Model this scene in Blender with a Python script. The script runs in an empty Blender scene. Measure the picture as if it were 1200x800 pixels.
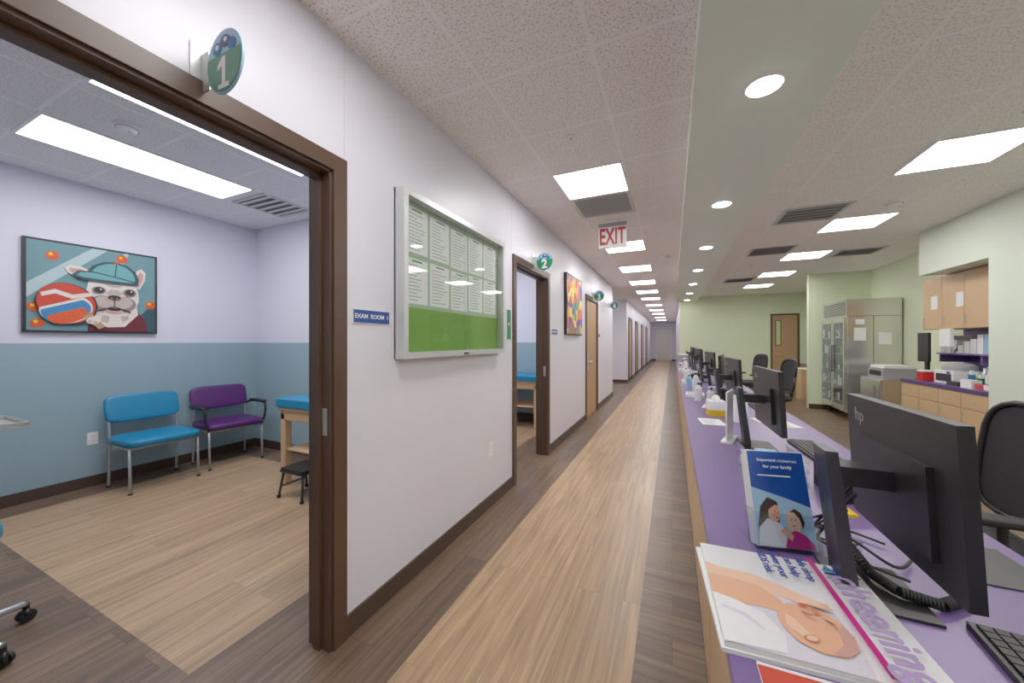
import bpy, bmesh, math, random
from mathutils import Matrix, Vector, Euler
random.seed(7)
R=math.radians
scene=bpy.context.scene
scene.view_settings.view_transform='Standard'
scene.view_settings.look='None'
scene.view_settings.exposure=0.72
scene.view_settings.gamma=1.25

# ------------------------------------------------------------ materials
def lin(c):
    o=[]
    for v in c[:3]:
        v=v/255.0
        o.append(v/12.92 if v<=0.04045 else ((v+0.055)/1.055)**2.4)
    return (o[0],o[1],o[2],1.0)
def newmat(name):
    m=bpy.data.materials.new(name); m.use_nodes=True
    nt=m.node_tree; nt.nodes.clear()
    out=nt.nodes.new('ShaderNodeOutputMaterial')
    return m,nt,out
def N(nt,t,**kw):
    n=nt.nodes.new(t)
    for k,v in kw.items(): setattr(n,k,v)
    return n
def mat(name,c,rough=0.5,metal=0.0,var=0.04,scale=30.0,bump=0.0,spec=0.5,coat=0.0):
    m,nt,out=newmat(name)
    p=N(nt,'ShaderNodeBsdfPrincipled')
    p.inputs['Roughness'].default_value=rough; p.inputs['Metallic'].default_value=metal
    p.inputs['Specular IOR Level'].default_value=spec
    p.inputs['Coat Weight'].default_value=coat
    g=N(nt,'ShaderNodeNewGeometry')
    no=N(nt,'ShaderNodeTexNoise'); no.inputs['Scale'].default_value=scale
    nt.links.new(g.outputs['Position'],no.inputs['Vector'])
    mx=N(nt,'ShaderNodeMix',data_type='RGBA')
    L=lin(c)
    mx.inputs[6].default_value=tuple(min(1,v*(1-var)) for v in L[:3])+(1,)
    mx.inputs[7].default_value=tuple(min(1,v*(1+var)) for v in L[:3])+(1,)
    nt.links.new(no.outputs['Fac'],mx.inputs[0])
    nt.links.new(mx.outputs[2],p.inputs['Base Color'])
    if bump>0:
        b=N(nt,'ShaderNodeBump'); b.inputs['Strength'].default_value=bump; b.inputs['Distance'].default_value=0.002
        nt.links.new(no.outputs['Fac'],b.inputs['Height']); nt.links.new(b.outputs['Normal'],p.inputs['Normal'])
    nt.links.new(p.outputs[0],out.inputs[0])
    return m
def brushed(name,c,rough,metal):
    m,nt,out=newmat(name)
    p=N(nt,'ShaderNodeBsdfPrincipled'); p.inputs['Metallic'].default_value=metal
    g=N(nt,'ShaderNodeNewGeometry'); mp=N(nt,'ShaderNodeMapping'); mp.inputs['Scale'].default_value=(1.2,1.2,140)
    no=N(nt,'ShaderNodeTexNoise'); no.inputs['Scale'].default_value=2; no.inputs['Detail'].default_value=3
    nt.links.new(g.outputs['Position'],mp.inputs[0]); nt.links.new(mp.outputs[0],no.inputs['Vector'])
    rp=N(nt,'ShaderNodeMapRange'); rp.inputs[3].default_value=rough*.85; rp.inputs[4].default_value=rough*1.2
    nt.links.new(no.outputs['Fac'],rp.inputs[0]); nt.links.new(rp.outputs[0],p.inputs['Roughness'])
    mx=N(nt,'ShaderNodeMix',data_type='RGBA'); L=lin(c); mx.inputs[6].default_value=tuple(v*.96 for v in L[:3])+(1,); mx.inputs[7].default_value=tuple(min(1,v*1.04) for v in L[:3])+(1,)
    nt.links.new(no.outputs['Fac'],mx.inputs[0]); nt.links.new(mx.outputs[2],p.inputs['Base Color'])
    nt.links.new(p.outputs[0],out.inputs[0]); return m
def emis(name,c,s):
    m,nt,out=newmat(name)
    e=N(nt,'ShaderNodeEmission'); e.inputs[0].default_value=lin(c); e.inputs[1].default_value=s
    nt.links.new(e.outputs[0],out.inputs[0]); return m
def glass(name,tint=(255,255,255),k=0.35,base=0.03):
    m,nt,out=newmat(name)
    t=N(nt,'ShaderNodeBsdfTransparent'); t.inputs[0].default_value=lin(tint)
    g=N(nt,'ShaderNodeBsdfGlossy'); g.inputs['Roughness'].default_value=0.03
    f=N(nt,'ShaderNodeLayerWeight'); f.inputs[0].default_value=0.5
    pw=N(nt,'ShaderNodeMath',operation='POWER'); pw.inputs[1].default_value=3.5
    ad=N(nt,'ShaderNodeMath',operation='MULTIPLY_ADD'); ad.inputs[1].default_value=k; ad.inputs[2].default_value=base
    mx=N(nt,'ShaderNodeMixShader')
    nt.links.new(f.outputs['Facing'],pw.inputs[0]); nt.links.new(pw.outputs[0],ad.inputs[0]); nt.links.new(ad.outputs[0],mx.inputs[0])
    nt.links.new(t.outputs[0],mx.inputs[1]); nt.links.new(g.outputs[0],mx.inputs[2])
    nt.links.new(mx.outputs[0],out.inputs[0]); return m
def wainscot(name,up,low,zc):
    m,nt,out=newmat(name)
    p=N(nt,'ShaderNodeBsdfPrincipled'); p.inputs['Roughness'].default_value=0.5
    g=N(nt,'ShaderNodeNewGeometry'); s=N(nt,'ShaderNodeSeparateXYZ')
    nt.links.new(g.outputs['Position'],s.inputs[0])
    c=N(nt,'ShaderNodeMath',operation='GREATER_THAN'); c.inputs[1].default_value=zc
    nt.links.new(s.outputs[2],c.inputs[0])
    mx=N(nt,'ShaderNodeMix',data_type='RGBA'); mx.inputs[6].default_value=lin(low); mx.inputs[7].default_value=lin(up)
    nt.links.new(c.outputs[0],mx.inputs[0]); nt.links.new(mx.outputs[2],p.inputs['Base Color'])
    nt.links.new(p.outputs[0],out.inputs[0]); return m
def planks(name,c1,c2,dark,along='Y',w=0.15,l=1.2,lo=.72,hi=1.16,rough=.34):
    m,nt,out=newmat(name)
    p=N(nt,'ShaderNodeBsdfPrincipled'); p.inputs['Roughness'].default_value=rough; p.inputs['Specular IOR Level'].default_value=0.45
    g=N(nt,'ShaderNodeNewGeometry'); s=N(nt,'ShaderNodeSeparateXYZ'); nt.links.new(g.outputs['Position'],s.inputs[0])
    c=N(nt,'ShaderNodeCombineXYZ')
    a,b=(1,0) if along=='Y' else (0,1)
    nt.links.new(s.outputs[a],c.inputs[0]); nt.links.new(s.outputs[b],c.inputs[1])
    br=N(nt,'ShaderNodeTexBrick'); br.offset=0.37; br.offset_frequency=2
    br.inputs['Scale'].default_value=1; br.inputs['Brick Width'].default_value=l; br.inputs['Row Height'].default_value=w
    br.inputs['Mortar Size'].default_value=0.0010; br.inputs['Mortar Smooth'].default_value=0.1
    br.inputs['Color1'].default_value=lin(c1); br.inputs['Color2'].default_value=lin(c2); br.inputs['Mortar'].default_value=lin(dark)
    nt.links.new(c.outputs[0],br.inputs['Vector'])
    mp=N(nt,'ShaderNodeMapping'); mp.inputs['Scale'].default_value=(1.6,38,1)
    nt.links.new(c.outputs[0],mp.inputs[0])
    av=N(nt,'ShaderNodeVectorMath',operation='MULTIPLY_ADD'); av.inputs[1].default_value=(90,90,90)
    nt.links.new(br.outputs['Color'],av.inputs[0]); nt.links.new(mp.outputs[0],av.inputs[2])
    no=N(nt,'ShaderNodeTexNoise'); no.inputs['Scale'].default_value=1.0; no.inputs['Detail'].default_value=6; no.inputs['Distortion'].default_value=0.8
    nt.links.new(av.outputs[0],no.inputs['Vector'])
    rp=N(nt,'ShaderNodeMapRange'); rp.inputs[1].default_value=0.3; rp.inputs[2].default_value=0.7; rp.inputs[3].default_value=lo; rp.inputs[4].default_value=hi
    nt.links.new(no.outputs['Fac'],rp.inputs[0])
    mu=N(nt,'ShaderNodeVectorMath',operation='SCALE')
    nt.links.new(br.outputs['Color'],mu.inputs[0]); nt.links.new(rp.outputs[0],mu.inputs[3])
    nt.links.new(mu.outputs[0],p.inputs['Base Color']); nt.links.new(p.outputs[0],out.inputs[0]); return m
def tiles(name,ox,oy,base,spk,pitch=0.57,bar=(250,249,249)):
    m,nt,out=newmat(name)
    p=N(nt,'ShaderNodeBsdfPrincipled'); p.inputs['Roughness'].default_value=0.85; p.inputs['Specular IOR Level'].default_value=0.2
    g=N(nt,'ShaderNodeNewGeometry')
    sb=N(nt,'ShaderNodeVectorMath',operation='SUBTRACT'); sb.inputs[1].default_value=(ox,oy,0)
    nt.links.new(g.outputs['Position'],sb.inputs[0])
    s=N(nt,'ShaderNodeSeparateXYZ'); nt.links.new(sb.outputs[0],s.inputs[0])
    c=N(nt,'ShaderNodeCombineXYZ'); nt.links.new(s.outputs[0],c.inputs[0]); nt.links.new(s.outputs[1],c.inputs[1])
    br=N(nt,'ShaderNodeTexBrick'); br.offset=0.0; br.squash=1.0
    br.inputs['Scale'].default_value=1; br.inputs['Brick Width'].default_value=pitch; br.inputs['Row Height'].default_value=pitch
    br.inputs['Mortar Size'].default_value=0.010; br.inputs['Mortar Smooth'].default_value=0.0
    br.inputs['Color1'].default_value=(0,0,0,1); br.inputs['Color2'].default_value=(0,0,0,1); br.inputs['Mortar'].default_value=(1,1,1,1)
    nt.links.new(c.outputs[0],br.inputs['Vector'])
    no=N(nt,'ShaderNodeTexNoise'); no.inputs['Scale'].default_value=95; no.inputs['Detail'].default_value=4
    nt.links.new(c.outputs[0],no.inputs['Vector'])
    rp=N(nt,'ShaderNodeValToRGB'); rp.color_ramp.elements[0].position=0.38; rp.color_ramp.elements[1].position=0.47
    rp.color_ramp.elements[0].color=lin(spk); rp.color_ramp.elements[1].color=lin(base)
    nt.links.new(no.outputs['Fac'],rp.inputs[0])
    mx=N(nt,'ShaderNodeMix',data_type='RGBA'); mx.inputs[7].default_value=lin(bar)
    nt.links.new(br.outputs['Color'],mx.inputs[0]); nt.links.new(rp.outputs[0],mx.inputs[6])
    nt.links.new(mx.outputs[2],p.inputs['Base Color']); nt.links.new(p.outputs[0],out.inputs[0]); return m
def voro(name,cols,scale):
    m,nt,out=newmat(name)
    p=N(nt,'ShaderNodeBsdfPrincipled'); p.inputs['Roughness'].default_value=0.5
    g=N(nt,'ShaderNodeNewGeometry'); v=N(nt,'ShaderNodeTexVoronoi'); v.inputs['Scale'].default_value=scale
    nt.links.new(g.outputs['Position'],v.inputs['Vector'])
    s=N(nt,'ShaderNodeSeparateXYZ'); nt.links.new(v.outputs['Color'],s.inputs[0])
    rp=N(nt,'ShaderNodeValToRGB'); rp.color_ramp.interpolation='CONSTANT'
    el=rp.color_ramp.elements
    while len(el)<len(cols): el.new(0.5)
    for i,c in enumerate(cols): el[i].position=i/len(cols); el[i].color=lin(c)
    nt.links.new(s.outputs[0],rp.inputs[0]); nt.links.new(rp.outputs[0],p.inputs['Base Color'])
    nt.links.new(p.outputs[0],out.inputs[0]); return m

M={}
M['wall']=mat('wall_white_lavender',(224,222,236),0.36,var=0.01,scale=2)
M['wallgreen']=mat('wall_pale_green',(216,229,192),0.55,var=0.015,scale=2)
M['wallgreenlt']=mat('wall_light_green',(220,232,214),0.5,var=0.015,scale=2)
M['soffit']=mat('soffit_green_grey',(232,242,230),0.6,var=0.01,scale=2)
M['exam']=wainscot('exam_wall_two_tone',(218,217,232),(140,168,178),1.35)
M['brown']=mat('frame_brown',(76,52,38),0.4,var=0.03)
M['base']=mat('baseboard_brown',(66,48,38),0.45,var=0.03)
M['fl_light']=planks('floor_light_oak',(192,158,122),(178,144,108),(142,112,84),'Y',w=.12,lo=.58,hi=1.18)
M['fl_dark']=planks('floor_dark_oak',(120,96,76),(98,78,62),(60,46,36),'Y',lo=.52,hi=1.32)
M['fl_darkx']=planks('floor_dark_oak_cross',(120,96,76),(98,78,62),(60,46,36),'X',lo=.52,hi=1.32)
M['ceilA']=tiles('ceiling_tile_corridor',-0.915,2.81,(250,245,243),(206,196,192))
M['ceilB']=tiles('ceiling_tile_office',1.07,3.40,(251,247,243),(212,205,198))
M['ceilC']=tiles('ceiling_tile_exam',-4.20,0.83,(242,242,244),(212,212,217),0.535)
M['panel']=emis('light_panel',(255,252,248),9.5)
M['panelx']=emis('light_panel_exam',(250,250,255),7.0)
M['down']=emis('downlight_lens',(255,252,245),16.0)
M['white']=mat('white_plastic',(240,240,240),0.4,var=0.02)
M['trim']=mat('white_trim',(236,236,236),0.4,var=0.01)
M['grey']=mat('grey_plastic',(150,152,155),0.45)
M['vent']=mat('vent_grey',(205,205,202),0.5)
M['ventd']=mat('vent_dark',(120,120,120),0.6)
M['alu']=mat('brushed_aluminium',(206,210,210),0.35,0.4,var=0.03,scale=200)
M['steel']=mat('satin_steel',(196,194,188),0.3,0.55,var=0.05,scale=8)
M['stainless']=brushed('stainless_steel',(218,216,214),0.22,0.9)
M['chrome']=mat('chrome',(210,212,215),0.15,1.0,var=0.01)
M['silver']=mat('silver_paint',(170,172,178),0.35,0.5)
M['black']=mat('black_plastic',(17,17,19),0.42,var=0.1)
M['blackr']=mat('black_rubber',(12,12,14),0.6)
M['screen']=mat('dark_screen',(12,14,18),0.12)
M['dgrey']=mat('dark_grey_plastic',(44,45,50),0.35)
M['key']=mat('keycap_grey',(32,33,36),0.5)
M['purple']=mat('purple_laminate',(112,86,146),0.33,var=0.14,scale=350)
M['purpled']=mat('purple_backsplash',(78,54,118),0.4,var=0.05)
M['wood']=mat('light_maple',(204,168,124),0.45,var=0.06,scale=6)
M['woodd']=mat('maple_door',(176,138,100),0.45,var=0.06,scale=6)
M['cream']=mat('cream_laminate',(224,216,202),0.45,var=0.02)
M['blue']=mat('vinyl_turquoise',(4,122,168),0.42,var=0.05,bump=0.1,scale=120)
M['violet']=mat('vinyl_purple',(74,20,96),0.42,var=0.05,bump=0.1,scale=120)
M['red']=mat('exit_red',(190,10,16),0.4)
M['signblue']=mat('sign_blue',(8,64,150),0.4,var=0.02)
M['signgreen']=mat('sign_green',(8,128,80),0.4,var=0.02)
M['signlt']=mat('sign_light_blue',(150,194,228),0.4)
M['brgreen']=mat('bulletin_green',(102,150,34),0.7,var=0.04)
M['brpale']=mat('bulletin_pale_green',(160,184,160),0.7,var=0.04)
M['paper']=mat('paper_white',(236,238,238),0.7,var=0.01)
M['ink']=mat('ink_grey',(150,155,158),0.7)
M['yellow']=mat('yellow_card',(232,192,14),0.5)
M['pink']=mat('magenta_ink',(190,16,120),0.4)
M['peach']=mat('peach_skin_ink',(222,164,130),0.4,var=0.05,scale=40)
M['peachd']=mat('peach_shadow_ink',(190,120,88),0.4)
M['peachl']=mat('peach_light_ink',(232,188,160),0.4)
M['brblue']=mat('brochure_blue',(14,68,158),0.35)
M['navy']=mat('navy_ink',(24,42,110),0.4)
M['hair']=mat('dark_hair_ink',(50,34,28),0.5)
M['coverbg']=mat('cover_white',(228,227,232),0.3,var=0.03)
M['lilac']=mat('cover_lilac',(212,206,220),0.3)
M['lilacd']=mat('cover_letter_lilac',(172,146,198),0.3)
M['teal']=mat('paint_teal',(96,138,144),0.6,var=0.14,scale=6)
M['teall']=mat('paint_light_teal',(172,194,196),0.6)
M['tealc']=mat('paint_cap_teal',(96,158,160),0.6,var=.1,scale=30)
M['teald']=mat('paint_dark_teal',(34,70,76),0.6)
M['orange']=mat('paint_orange',(212,78,24),0.6,var=0.3,scale=60)
M['pred']=mat('paint_red',(196,56,30),0.6)
M['pblue']=mat('paint_blue',(44,120,172),0.6)
M['fur']=mat('paint_fur',(222,210,200),0.6,var=0.08,scale=50)
M['furp']=mat('paint_pink',(196,146,136),0.6)
M['furg']=mat('paint_grey_fur',(132,114,110),0.6,var=0.15,scale=60)
M['furm']=mat('paint_mid_fur',(182,166,158),0.6,var=0.12,scale=60)
M['maroon']=mat('paint_maroon',(96,20,32),0.7,var=0.2,scale=80)
M['pblack']=mat('paint_black',(18,16,18),0.5)
M['glass']=glass('clear_glass',(251,253,252),0.45,.025)
M['acryl']=glass('clear_acrylic',(246,249,252),0.5,.05)
M['art']=voro('colourful_artwork',[(205,50,60),(240,170,50),(60,110,180),(130,60,150),(230,120,80),(70,160,120),(240,220,120)],9)
M['supplies']=voro('mixed_supplies',[(235,235,235),(90,130,190),(220,220,225),(60,60,66),(190,60,70),(240,240,240)],14)

# ------------------------------------------------------------ builder
class B:
    def __init__(s): s.v=[];s.f=[];s.m=[];s.s=[];s.mats=[]
    def mi(s,m):
        m=M[m] if isinstance(m,str) else m
        if m not in s.mats: s.mats.append(m)
        return s.mats.index(m)
    def add(s,vs,fs,m,smooth=False,T=None):
        o=len(s.v); k=s.mi(m)
        for p in vs:
            p=Vector(p); s.v.append(T@p if T else p)
        for f in fs: s.f.append([i+o for i in f]); s.m.append(k); s.s.append(smooth)
    def box(s,x0,x1,y0,y1,z0,z1,m,T=None):
        vs=[(x,y,z) for x in(x0,x1) for y in(y0,y1) for z in(z0,z1)]
        s.add(vs,[(0,1,3,2),(4,6,7,5),(0,4,5,1),(2,3,7,6),(0,2,6,4),(1,5,7,3)],m,False,T)
    def cyl(s,p,q,r,m,r2=None,n=20,T=None):
        p=Vector(p);q=Vector(q); r2=r if r2 is None else r2
        d=(q-p).normalized(); a=d.orthogonal().normalized(); b=d.cross(a)
        vs=[]
        for c,rr in((p,r),(q,r2)):
            for i in range(n):
                t=2*math.pi*i/n; vs.append(c+a*math.cos(t)*rr+b*math.sin(t)*rr)
        s.add(vs,[(i,(i+1)%n,n+(i+1)%n,n+i) for i in range(n)],m,True,T)
        s.add(vs[:n],[tuple(range(n))[::-1]],m,False,T); s.add(vs[n:],[tuple(range(n))],m,False,T)
    def tube(s,pts,r,m,n=10,smooth=True,sub=6,T=None):
        P=[Vector(p) for p in pts]
        if smooth and len(P)>2:
            Q=[]
            for i in range(len(P)-1):
                p0=P[max(0,i-1)];p1=P[i];p2=P[i+1];p3=P[min(len(P)-1,i+2)]
                for k in range(sub):
                    t=k/sub
                    Q.append(0.5*((2*p1)+(p2-p0)*t+(2*p0-5*p1+4*p2-p3)*t*t+(3*p1-p0-3*p2+p3)*t**3))
            Q.append(P[-1]); P=Q
        vs=[]; a=None
        for i,p in enumerate(P):
            d=(P[min(i+1,len(P)-1)]-P[max(0,i-1)]).normalized()
            if a is None: a=d.orthogonal().normalized()
            else:
                a=a-d*a.dot(d)
                a=a.normalized() if a.length>1e-6 else d.orthogonal().normalized()
            b=d.cross(a)
            for k in range(n):
                t=2*math.pi*k/n; vs.append(p+(a*math.cos(t)+b*math.sin(t))*r)
        fs=[]
        for i in range(len(P)-1):
            for k in range(n): fs.append((i*n+k,i*n+(k+1)%n,(i+1)*n+(k+1)%n,(i+1)*n+k))
        fs.append(tuple(range(n))[::-1]); fs.append(tuple((len(P)-1)*n+k for k in range(n)))
        s.add(vs,fs,m,True,T)
    def sq(s,c,a,m,e1=1.0,e2=1.0,T=None,nu=28,nv=14):
        def pw(x,e): return math.copysign(abs(x)**e,x)
        vs=[]
        for j in range(nv+1):
            ph=-math.pi/2+math.pi*j/nv
            for i in range(nu):
                th=2*math.pi*i/nu
                vs.append((c[0]+a[0]*pw(math.cos(ph),e1)*pw(math.cos(th),e2),c[1]+a[1]*pw(math.cos(ph),e1)*pw(math.sin(th),e2),c[2]+a[2]*pw(math.sin(ph),e1)))
        fs=[]
        for j in range(nv):
            for i in range(nu): fs.append((j*nu+i,j*nu+(i+1)%nu,(j+1)*nu+(i+1)%nu,(j+1)*nu+i))
        s.add(vs,fs,m,True,T)
    def poly(s,pts,m): s.add(pts,[tuple(range(len(pts)))],m)
    def text(s,t,size,m,T,ext=0.0006,al='CENTER',bold=0.0):
        cu=bpy.data.curves.new('t','FONT'); cu.body=t; cu.size=size; cu.extrude=ext; cu.align_x=al; cu.align_y='CENTER'; cu.resolution_u=3; cu.offset=bold
        o=bpy.data.objects.new('t',cu); scene.collection.objects.link(o)
        bpy.context.view_layer.update()
        dg=bpy.context.evaluated_depsgraph_get()
        me=bpy.data.meshes.new_from_object(o.evaluated_get(dg))
        s.add([v.co.copy() for v in me.vertices],[tuple(p.vertices) for p in me.polygons],m,False,T)
        bpy.data.objects.remove(o); bpy.data.meshes.remove(me)
    def end(s,name,loc=(0,0,0),rz=0,bev=0.0,seg=2,recalc=True,rot=None):
        me=bpy.data.meshes.new(name)
        xs=[v.x for v in s.v];ys=[v.y for v in s.v];zs=[v.z for v in s.v]
        c=Vector(((min(xs)+max(xs))/2,(min(ys)+max(ys))/2,min(zs)))
        me.from_pydata([tuple(v-c) for v in s.v],[],s.f)
        for m in s.mats: me.materials.append(m)
        for i,p in enumerate(me.polygons): p.material_index=s.m[i]; p.use_smooth=s.s[i]
        me.update()
        if recalc:
            bm=bmesh.new(); bm.from_mesh(me); bmesh.ops.recalc_face_normals(bm,faces=bm.faces); bm.to_mesh(me); bm.free()
        o=bpy.data.objects.new(name,me); scene.collection.objects.link(o)
        Rm=Matrix.Rotation(rz,4,'Z')
        o.matrix_world=Matrix.Translation(Vector(loc))@Rm@Matrix.Translation(c)
        if bev>0:
            b=o.modifiers.new('b','BEVEL'); b.width=bev; b.segments=seg; b.limit_method='ANGLE'; b.angle_limit=R(40); b.harden_normals=False
        return o
def TR(x,y,z,rx=0,ry=0,rz=0): return Matrix.Translation((x,y,z))@Euler((R(rx),R(ry),R(rz)),'XYZ').to_matrix().to_4x4()
class Fr:
    def __init__(s,b,O,U,V): s.b=b;s.O=Vector(O);s.U=Vector(U);s.V=Vector(V);s.n=s.U.cross(s.V).normalized();s.k=0
    def pt(s,a,t): return s.O+s.U*a+s.V*t+s.n*(0.0005*s.k)
    def poly(s,pts,m): s.k+=1; s.b.poly([s.pt(a,t) for a,t in pts],m)
    def ell(s,cx,cy,rx,ry,m,rot=0,a0=0,a1=360,n=28):
        r=R(rot); pts=[]
        for i in range(n+1 if a1-a0<360 else n):
            t=R(a0+(a1-a0)*i/n); x=rx*math.cos(t);y=ry*math.sin(t)
            pts.append((cx+x*math.cos(r)-y*math.sin(r),cy+x*math.sin(r)+y*math.cos(r)))
        s.poly(pts,m)

XL=-1.374; H=2.74; HE=2.83
# ------------------------------------------------------------ shell
b=B()
def q(x0,x1,y0,y1,m,z=0): b.poly([(x0,y0,z),(x1,y0,z),(x1,y1,z),(x0,y1,z)],m)
q(-5.2,3.7,-4.1,27.7,'fl_dark')
q(-1.04,-0.15,-4,27.4,'fl_light',0.001)
q(-0.15,3.6,-4,27.4,'fl_darkx',0.0012)
q(-4.70,-1.81,0.79,2.60,'fl_light',0.001)
q(-4.70,-1.81,3.40,5.55,'fl_light',0.001)
b.end('floor',recalc=False)

b=B()
b.box(-1.5,0.11,-4,27.6,H,H+.03,'ceilA'); b.box(0.0,.4,12.4,27.6,H+.001,H+.03,'ceilA')
b.end('ceiling')
b=B(); b.box(-5.1,-1.5,9.26,12.42,H,H+.03,'ceilA'); b.end('ceiling_passage')
b=B(); b.box(0.70,3.6,-4,12.57,H,H+.03,'ceilB'); b.end('ceiling_office')
b=B(); b.box(-5.1,-1.47,-0.7,9.2,HE,HE+.03,'ceilC'); b.end('ceiling_exam')
b=B(); b.box(0.096,0.71,-4,12.45,2.62,H+.03,'soffit'); b.end('ceiling_soffit')

doors=[(0.09,1.18),(3.06,4.15),(6.155,7.24)]
b=B(); y=-4
for a,c in doors:
    b.box(XL-.12,XL,y,a+.07,0,2.9,'wall'); b.box(XL-.12,XL,a+.07,c-.07,2.12,2.9,'wall'); y=c-.07
b.box(XL-.12,XL,y,9.26,0,2.9,'wall')
b.box(XL-.0005,XL+.0008,1.176,1.179,2.19,H,'vent'); b.box(XL-.0005,XL+.0008,3.05,3.053,2.19,H,'vent')
b.box(XL-.0005,XL+.0008,7.60,7.603,0.1,H,'vent')
b.end('wall_left')
b=B(); b.box(XL-.12,XL,12.3,27.5,0,H,'wall'); b.end('wall_corridor_far')
b=B(); b.box(-5,XL-.12,12.3,12.42,0,H,'wall'); b.end('wall_passage_far')
b=B(); b.box(-5,XL-.12,9.14,9.26,0,2.8,'wall'); b.end('wall_passage_near')
b=B(); b.box(-5.12,-5,9.14,12.42,0,2.8,'wall'); b.end('wall_passage_side')
b=B(); b.box(-5.12,-5,-.8,9.14,0,2.9,'exam'); b.end('wall_exam')
for i,(a,c) in enumerate([(-.8,-.68),(2.9,3.02),(5.88,6.0)]):
    b=B(); b.box(-5,XL-.12,a,c,0,2.9,'exam'); b.end('wall_partition_%d'%(i+1))
b=B(); b.box(XL-.13,XL-.1202,-.68,.15,0,2.85,'exam'); b.box(XL-.13,XL-.1202,1.12,2.9,0,2.85,'exam'); b.end('wall_lining')
b=B(); b.box(XL-.12,.34,27.5,27.62,0,H,'wall'); b.end('wall_end')
b=B(); b.box(.22,.34,12.57,27.5,0,H,'wall'); b.end('wall_corridor_right')
b=B(); b.box(.22,2.585,12.45,12.57,0,H,'wallgreen'); b.box(3.257,3.62,12.45,12.57,0,H,'wallgreen'); b.box(2.585,3.257,12.45,12.57,2.16,H,'wallgreen'); b.end('wall_back')
b=B(); b.box(2.54,3.5,9.12,9.24,0,H,'wallgreen'); b.end('wall_alcove')
b=B(); b.box(3.5,3.62,5.18,12.45,0,H,'wallgreen'); b.end('wall_right')
b=B(); b.box(2.87,2.99,-4,5.18,0,H,'wallgreenlt'); b.end('wall_pier')
b=B(); b.box(2.99,3.5,5.06,5.178,0,H,'wallgreenlt'); b.end('wall_niche')
b=B(); b.box(2.87,3.5,5.18,6.28,2.2,H,'wallgreenlt'); b.end('wall_bulkhead')
b=B(); b.box(-5,3,-4.12,-4,0,H,'wall'); b.end('wall_rear')

b=B(); bz=.10
for a,c in [(-4,.09),(1.18,3.06),(4.15,6.155),(7.24,9.26),(12.3,27.5)]: b.box(XL,XL+.012,a,c,0,bz,'base')
b.box(-5,XL,12.288,12.3,0,bz,'base'); b.box(-5,XL-.12,9.26,9.272,0,bz,'base')
b.end('baseboard_left')
b=B(); b.box(-5,-4.988,-.68,2.9,0,bz,'base'); b.box(-5,-4.988,3.02,5.88,0,bz,'base')
b.box(-4.988,XL-.13,2.888,2.9,0,bz,'base'); b.box(-4.988,XL-.12,5.868,5.88,0,bz,'base')
b.end('baseboard_exam')
b=B(); b.box(.34,2.55,12.438,12.45,0,bz,'base'); b.box(2.54,3.5,9.108,9.12,0,bz,'base'); b.box(2.858,2.87,-4,5.18,0,bz,'base'); b.end('baseboard_right')
b=B(); b.box(XL+.02,.22,27.488,27.5,0,bz,'base'); b.end('baseboard_end')

def frame(n,a,c):
    b=B(); w=.07; z=2.19
    for X0,X1 in ((XL-.0005,XL+.018),(XL-.14,XL-.1195)):
        b.box(X0,X1,a,a+w,0,z,'brown'); b.box(X0,X1,c-w,c,0,z,'brown'); b.box(X0,X1,a+w,c-w,z-w,z,'brown')
    b.box(XL-.13,XL+.005,a+w-.001,a+w+.012,0,z-w,'brown'); b.box(XL-.13,XL+.005,c-w-.012,c-w+.001,0,z-w,'brown'); b.box(XL-.13,XL+.005,a+w,c-w,z-w-.012,z-w+.001,'brown')
    b.box(XL-.085,XL-.045,a+w+.012,a+w+.026,0,z-w-.012,'brown'); b.box(XL-.085,XL-.045,c-w-.026,c-w-.012,0,z-w-.012,'brown'); b.box(XL-.085,XL-.045,a+w+.012,c-w-.012,z-w-.026,z-w-.012,'brown')
    b.box(XL-.04,XL-.012,c-w-.0135,c-w-.0115,.95,1.07,'steel')
    b.end('trim_%d'%n,bev=.002)
for i,(a,c) in enumerate(doors): frame(i+1,a,c)
def doorleaf(n,a,c,X):
    b=B(); b.box(X-.02,X+.02,a,c,0.01,2.1,'woodd'); b.box(X+.02,X+.022,a+.08,a+.2,.85,1.15,'steel')
    b.cyl((X+.02,a+.14,1.0),(X+.07,a+.14,1.0),.01,'steel'); b.cyl((X+.07,a+.14,1.0),(X+.07,a+.26,1.0),.01,'steel'); b.end('door_%d'%n,bev=.002)
doorleaf(1,6.245,7.15,XL-.024)
k=4
for a in [12.75,15.2,18.2,21.4]:
    b=B(); z=2.19
    b.box(XL,XL+.03,a,a+.12,0,z,'brown'); b.box(XL,XL+.03,a+.97,a+1.09,0,z,'brown'); b.box(XL,XL+.03,a+.12,a+.97,z-.10,z,'brown')
    b.end('trim_%d'%k)
    b=B(); b.box(XL+.001,XL+.012,a+.12,a+.97,0.005,z-.10,'woodd'); b.cyl((XL+.012,a+.2,1),(XL+.06,a+.2,1),.015,'steel'); b.end('door_%d'%(k-2)); k+=1
b=B(); b.box(2.585,2.625,12.43,12.57,0,2.16,'brown'); b.box(3.217,3.257,12.43,12.57,0,2.16,'brown'); b.box(2.625,3.217,12.43,12.57,2.12,2.16,'brown'); b.end('trim_11')
b=B(); b.box(2.627,3.215,12.46,12.50,.01,2.118,'woodd'); b.box(2.70,2.84,12.455,12.46,1.25,1.98,'dgrey'); b.box(2.72,2.82,12.453,12.456,1.27,1.96,mat('vision_glass',(196,206,150),.2))
b.cyl((2.7,12.46,1.0),(2.7,12.40,1.0),.012,'steel'); b.cyl((2.7,12.40,1.0),(2.82,12.40,1.0),.01,'steel'); b.end('door_9')
b=B(); b.box(-1.05,-.05,27.46,27.499,0,2.12,'trim'); b.box(-.97,-.13,27.45,27.46,.01,2.05,'cream'); b.end('door_10')

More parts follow.
